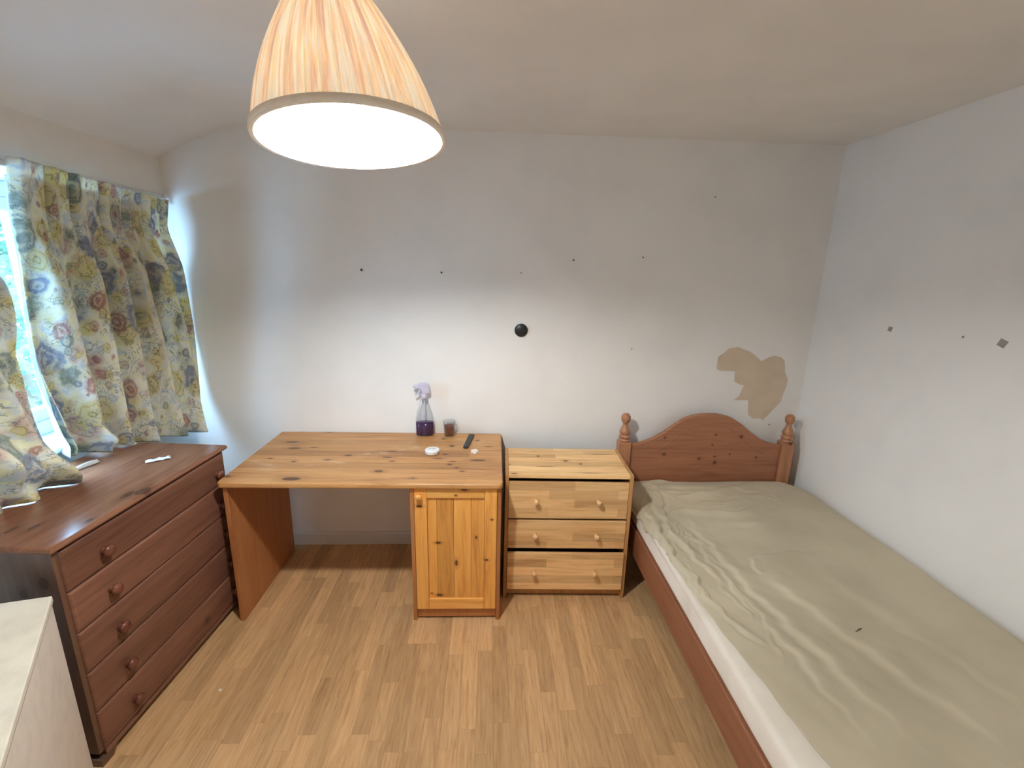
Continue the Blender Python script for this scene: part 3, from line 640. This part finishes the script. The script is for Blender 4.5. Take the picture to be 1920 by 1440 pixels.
endcap = box('track_end', M_rail_w, track, XB, XB+.020, 2.505, 2.518, 1.900, 1.948, .003)

# left curtain: swept aside, its hem heaped on the chest
nr, nc = 130, 170; T = np.linspace(0, 1, nr); U = np.linspace(0, 1, nc)
key = [0, .2, .36, .5, .62, .74, .86, .94, 1]
Ry = smooth1(cr(T, key, [1.44, 1.545, 1.605, 1.628, 1.634, 1.638, 1.650, 1.675, 1.70]), 9); Ly = cr(T, key, [.42, .42, .44, .46, .48, .50, .52, .54, .56])
Zr = cr(T, key, [1.95, 1.72, 1.555, 1.37, 1.24, 1.10, .96, .875, .842])
P = np.zeros((nr, nc, 3)); UV = np.zeros((nr, nc, 2))
for i, t in enumerate(T):
    sag = .10*np.sin(np.pi*U)*t*(1-t)
    z = Zr[i] - sag*.6 - .012*t**6
    y = Ly[i] + (Ry[i]-Ly[i])*U
    ph = U*7.5 - t*.9 + .15*np.sin(U*7+t*5)
    out = np.sin(2*np.pi*ph)*.030*(.55+.6*t) + .010*np.sin(2*np.pi*ph*2.1+2*t)
    belly = .085*np.exp(-((t-(.66+.27*np.clip((U-.55)/.45, 0, 1)))/.07)**2)*np.clip((U-.3)/.3, 0, 1)*np.clip((1.04-U)/.12, 0, 1)
    belly = belly + .045*np.sin(U*60+t*6)*np.clip((t-.86)/.1, 0, 1)*.5 + .03*np.clip((t-.85)/.15, 0, 1)   # heaped roll above the hem
    x = -1.585 + np.maximum(out, -.016) + belly - .02*np.clip((t-.93)/.07, 0, 1)
    P[i, :, 0], P[i, :, 1], P[i, :, 2] = x, y, np.maximum(z, ch+.0002)
    UV[i, :, 0] = U*1.3+.4; UV[i, :, 1] = t*1.25+.3
cur_l = thing('curtain', 'floral print curtain swept to the left, its hem heaped on the chest', 'curtain', (-1.6, 1.3, .83), group='pair of floral curtains')
grid('curtain_cloth', M_floral, cur_l, offs(P, cur_l), UV, .002)
Pl = P[4:].copy(); Pl[..., 0] -= .012
grid('lining', M_lining, cur_l, offs(Pl, cur_l), None, .001)
# folded-out tip of its pale lining on the chest top
nu, nv = 26, 14; P = np.zeros((nu, nv, 3))
for i in range(nu):
    a = i/(nu-1); wdt = .034*(1-a**2.2)+.008
    for j in range(nv):
        b = j/(nv-1)*2-1
        P[i, j] = (-1.66+.07*a + b*wdt*.55, 1.66+.185*a + b*wdt*.35, ch+.004+.018*(1-b*b)*(1-.55*a)+.005*math.sin(a*9+b*3)*(1-b*b))
grid('lining', M_lining, cur_l, offs(P, cur_l), None, .001)

# ------------------------------------------------------------------ white cabinet in the near left corner
M_wtop = paint('worn_cream_top', (222, 214, 198), .6, .05, 14, .6)
M_wside = paint('offwhite_cabinet_side', (220, 210, 198), .7, .03, 20, .5)
N_edge = plain('cabinet_grey_edge', (170, 158, 144), .6)
cab = thing('cabinet', 'low off-white cabinet with worn cream top in the near left corner', 'cabinet', (-1.25, .95, 0))
far_c, near_c = (-1.238, 1.202), (-.9125, .718)
outl = [far_c, (-1.60, 1.112), (-1.60, .62), (-1.02, .57), near_c]
outl = [(a+1.25, b-.95) for a, b in outl]
cx_ = sum(a for a, b in outl)/5; cy_ = sum(b for a, b in outl)/5
def shrink(k): return [(cx_+(a-cx_)*k, cy_+(b-cy_)*k) for a, b in outl]
prism('cabinet_top', M_wtop, cab, outl, .682, .70, 'xy', .003, 2)
prism('cabinet_body', M_wside, cab, shrink(.985), .0, .676, 'xy', .003, 2)
prism('edge_strip', N_edge, cab, shrink(.992), .6762, .6818, 'xy', 0)

# ------------------------------------------------------------------ small things
M_clear = glass_thin('clear_plastic', .9, .06, (.93, .94, .95, 1))
def liquid(name, c, rough=.08):
    N = NT(name); o = N.obj(); col = N.mix(N.mapr(N.noise(o, 20, 2).outputs[0], .3, .7), lin(c), tuple(v*.8 for v in lin(c)[:3])+(1,))
    return N.fin(col, rough, .5)
# spray bottle
BX, BY = -.352, 2.486
bot = thing('spray_bottle', 'clear trigger spray bottle part filled with purple liquid at the desk back', 'bottle', (BX, BY, dz))
body = [(.0, .001), (.046, .001), (.050, .006), (.0505, .05), (.050, .082), (.0475, .104), (.041, .135), (.032, .163), (.0225, .195), (.017, .212), (.0155, .226)]
lathe('bottle_body', M_clear, bot, body, n=32, sy=.56)
lathe('liquid', liquid('purple_cleaner', (56, 28, 78)), bot, [(0, .003), (.0445, .003), (.0482, .007), (.0488, .05), (.0483, .079), (0, .079)], n=32, sy=.54)
M_trig = plain('pale_lilac_plastic', (200, 194, 212), .35)
lathe('bottle_collar', M_trig, bot, [(0, .216), (.0165, .216), (.0175, .220), (.0175, .238), (.0145, .243), (0, .243)], n=24)
prism('spray_head', M_trig, bot, [(-.050, .272), (-.048, .290), (-.020, .300), (.012, .302), (.028, .290), (.033, .262), (.030, .246), (.018, .243), (-.010, .243), (-.014, .262), (-.030, .270)], -.012, .012, 'xz', .005, 3)
prism('trigger', M_trig, bot, [(-.024, .268), (-.017, .262), (-.028, .240), (-.046, .228), (-.050, .234), (-.036, .246)], -.006, .006, 'xz', .002, 2)
lathe('nozzle', M_trig, bot, [(0, -.058), (.007, -.058), (.008, -.050), (.008, -.044), (0, -.044)], (0, 0, .281), 'x', 14)
tube('dip_tube', M_trig, bot, [(0, 0, .08), (.004, 0, .14), (0, 0, .216)], .0025, 8)
M_lab = plain('silver_label', (176, 172, 184), .4)
# candle in a glass mug
can = thing('glass_candle', 'small glass mug with handle holding dark red candle wax on the desk', 'candle', (-.215, 2.482, dz))
lathe('glass_mug', M_clear, can, [(0, .001), (.026, .001), (.029, .004), (.0345, .086), (.0335, .087), (.0318, .086), (.0275, .012), (0, .011)], n=32)
tube('mug_handle', M_clear, can, [(.0325, -.004, .066), (.046, -.006, .064), (.053, -.007, .048), (.048, -.006, .028), (.0315, -.004, .022)], .0032, 8)
wax = lathe('wax', liquid('red_wax', (140, 52, 44), .35), can, [(0, .012), (.0270, .012), (.0300, .056), (.0285, .059), (.01, .0575), (0, .058)], n=32)
tube('wick', M_dark, wax, [(0, 0, .057), (.001, 0, .063), (.003, 0, .068)], .0012, 6)
# white tub with printed lid
M_white = plain('white_plastic', (238, 238, 236), .35)
tub = thing('round_tub', 'round flat white plastic tub with grey print on its lid, on the desk', 'tub', (-.28, 2.222, dz))
lathe('tub_base', M_white, tub, [(0, .0005), (.031, .0005), (.034, .003), (.0345, .010), (0, .010)], n=36)
lid = lathe('tub_lid', M_white, tub, [(0, .0102), (.0355, .0102), (.0362, .012), (.036, .020), (.034, .0225), (.030, .0228), (0, .0228)], n=36)
M_print = plain('grey_blue_print', (120, 128, 146), .5)
bm = bmesh.new()
for (a, b, w, h) in ((-.017, .006, .007, .004), (-.008, .009, .006, .003), (.002, .008, .008, .004), (.012, .007, .006, .005), (-.011, 0, .009, .003), (.004, -.001, .005, .005), (.010, .001, .007, .003)): bbox(bm, a-w/2, a+w/2, b-h/2, b+h/2, .0226, .0230)
from_bm('lid_print', bm, M_print, lid)
# slim dark case
M_case = plain('dark_green_plastic', (34, 44, 40), .45)
case = box('slim_case', M_case, None, -.0165, .0165, -.098, .098, 0, .014, .007, 3); case.location = (-.103, 2.378, dz); case.rotation_euler = (0, 0, -.13)
tag(case, 'slim dark green oblong case lying on the right end of the desk', 'case')
bm = bmesh.new()
for v in case.data.vertices:
    if v.co.y < 0: v.co.x *= .82
# crumpled tissue, paper scrap, crumb, thread
def crumple(name, mat, r, sz, seed, loc):
    bm = bmesh.new(); bmesh.ops.create_icosphere(bm, subdivisions=3, radius=1)
    for v in bm.verts:
        n = mnoise.noise(v.co*1.7 + Vector((seed, 0, 0)))*.55 + abs(mnoise.noise(v.co*4.1 + Vector((0, seed, 0))))*.5
        v.co = v.co*(1+n*.8); v.co.x *= r*1.25; v.co.y *= r; v.co.z = max(v.co.z*sz, -sz*.55)+sz*.55
    o = from_bm(name, bm, mat); o.location = loc; return o
tag(crumple('tissue', plain('white_tissue', (236, 226, 220), .9), .015, .010, 3.1, (-.066, 2.232, dz)), 'small crumpled white tissue beside the dark case on the desk', 'tissue')
n_ = 10; P = np.zeros((n_, 6, 3))
for i in range(n_):
    for j in range(6):
        P[i, j] = (.030*(j/5-.5)*(1+.25*math.sin(i*1.7)), .085*(i/(n_-1)-.5), .0015+.005*abs(math.sin(i*.9+j*.8)))
scrap = grid('paper_scrap', plain('white_paper', (226, 226, 232), .8), None, P, None, .0008); scrap.location = (-1.372, 1.872, ch); scrap.rotation_euler = (0, 0, -.9)
tag(scrap, 'torn white paper scrap lying on the reddish chest top', 'paper')
tag(crumple('paper_crumb', plain('white_crumb', (236, 230, 220), .9), .0045, .004, 7.7, (-1.039, 1.532, 0)), 'tiny white paper crumb on the laminate floor before the chest', 'crumb')
tag(tube('thread', plain('dark_thread', (70, 66, 56), .9), None, [(1.243, 1.263, .4725), (1.255, 1.267, .474), (1.268, 1.275, .474), (1.280, 1.279, .4725)], .0016, 6), 'short dark thread lying on the middle of the beige sheet', 'thread')
# black disc on the wall
dsc = thing('wall_disc', 'round black plastic disc fixed to the middle of the back wall', 'disc', (.176, D, 1.308))
M_blk = plain('black_plastic', (34, 33, 34), .4)
lathe('disc_base', M_blk, dsc, [(0, .0002), (.034, .0002), (.036, .003), (.036, .008), (0, .008)], (0, 0, 0), '-y', 40)
lathe('disc_cap', M_blk, dsc, [(0, .0081), (.0345, .0081), (.0345, .011), (.032, .0135), (0, .0142)], (0, 0, 0), '-y', 40)
lathe('disc_screw', plain('steel_screw', (150, 148, 146), .3, .5, .8), dsc, [(0, .0125), (.0018, .0125), (.0015, .0145), (0, .0148)], (.024, 0, .002), '-y', 10)

# ------------------------------------------------------------------ garden tree seen through the window, added ground below
M_leaf = cloth_trans('leaf_green', (104, 128, 106), (76, 104, 88), .35); M_bark = plain('bark', (96, 80, 64), .9)
tree = thing('garden_tree', 'leafy green garden tree standing outside the window', 'tree', (-4.6, 4.7, -2.6))
tube('trunk', M_bark, tree, [(0, 0, 0), (.05, .03, 1.6), (0, 0, 3.2)], [.16, .12, .06], 10)
vs, fs = [], []; rp = random.Random(11)
while len(fs) < 5200:
    p = Vector((rp.gauss(0, 1), rp.gauss(0, 1), rp.gauss(0, 1))); p.normalize(); p *= rp.uniform(.55, 1)
    p = Vector((p.x*1.1, p.y*1.7, 3.55+p.z*1.45))
    a = Vector((rp.gauss(0, 1), rp.gauss(0, 1), rp.gauss(0, 1))).normalized(); b = a.orthogonal().normalized(); s = rp.uniform(.05, .10); k = len(vs)
    vs += [p-a*s, p+b*s*.45, p+a*s, p-b*s*.45]; fs.append((k, k+1, k+2, k+3))
me = bpy.data.meshes.new('foliage'); me.from_pydata(vs, [], fs); fo = link('foliage', me, M_leaf, tree); fo['kind'] = 'stuff'
struct(box('unseen_ground', plain('unseen_ground_grey', (150, 152, 156), .9), None, -16, -2.3, -9, 16, -2.8, -2.6, 0))  # unseen ground slab, added to keep sky light from shining up onto the ceiling
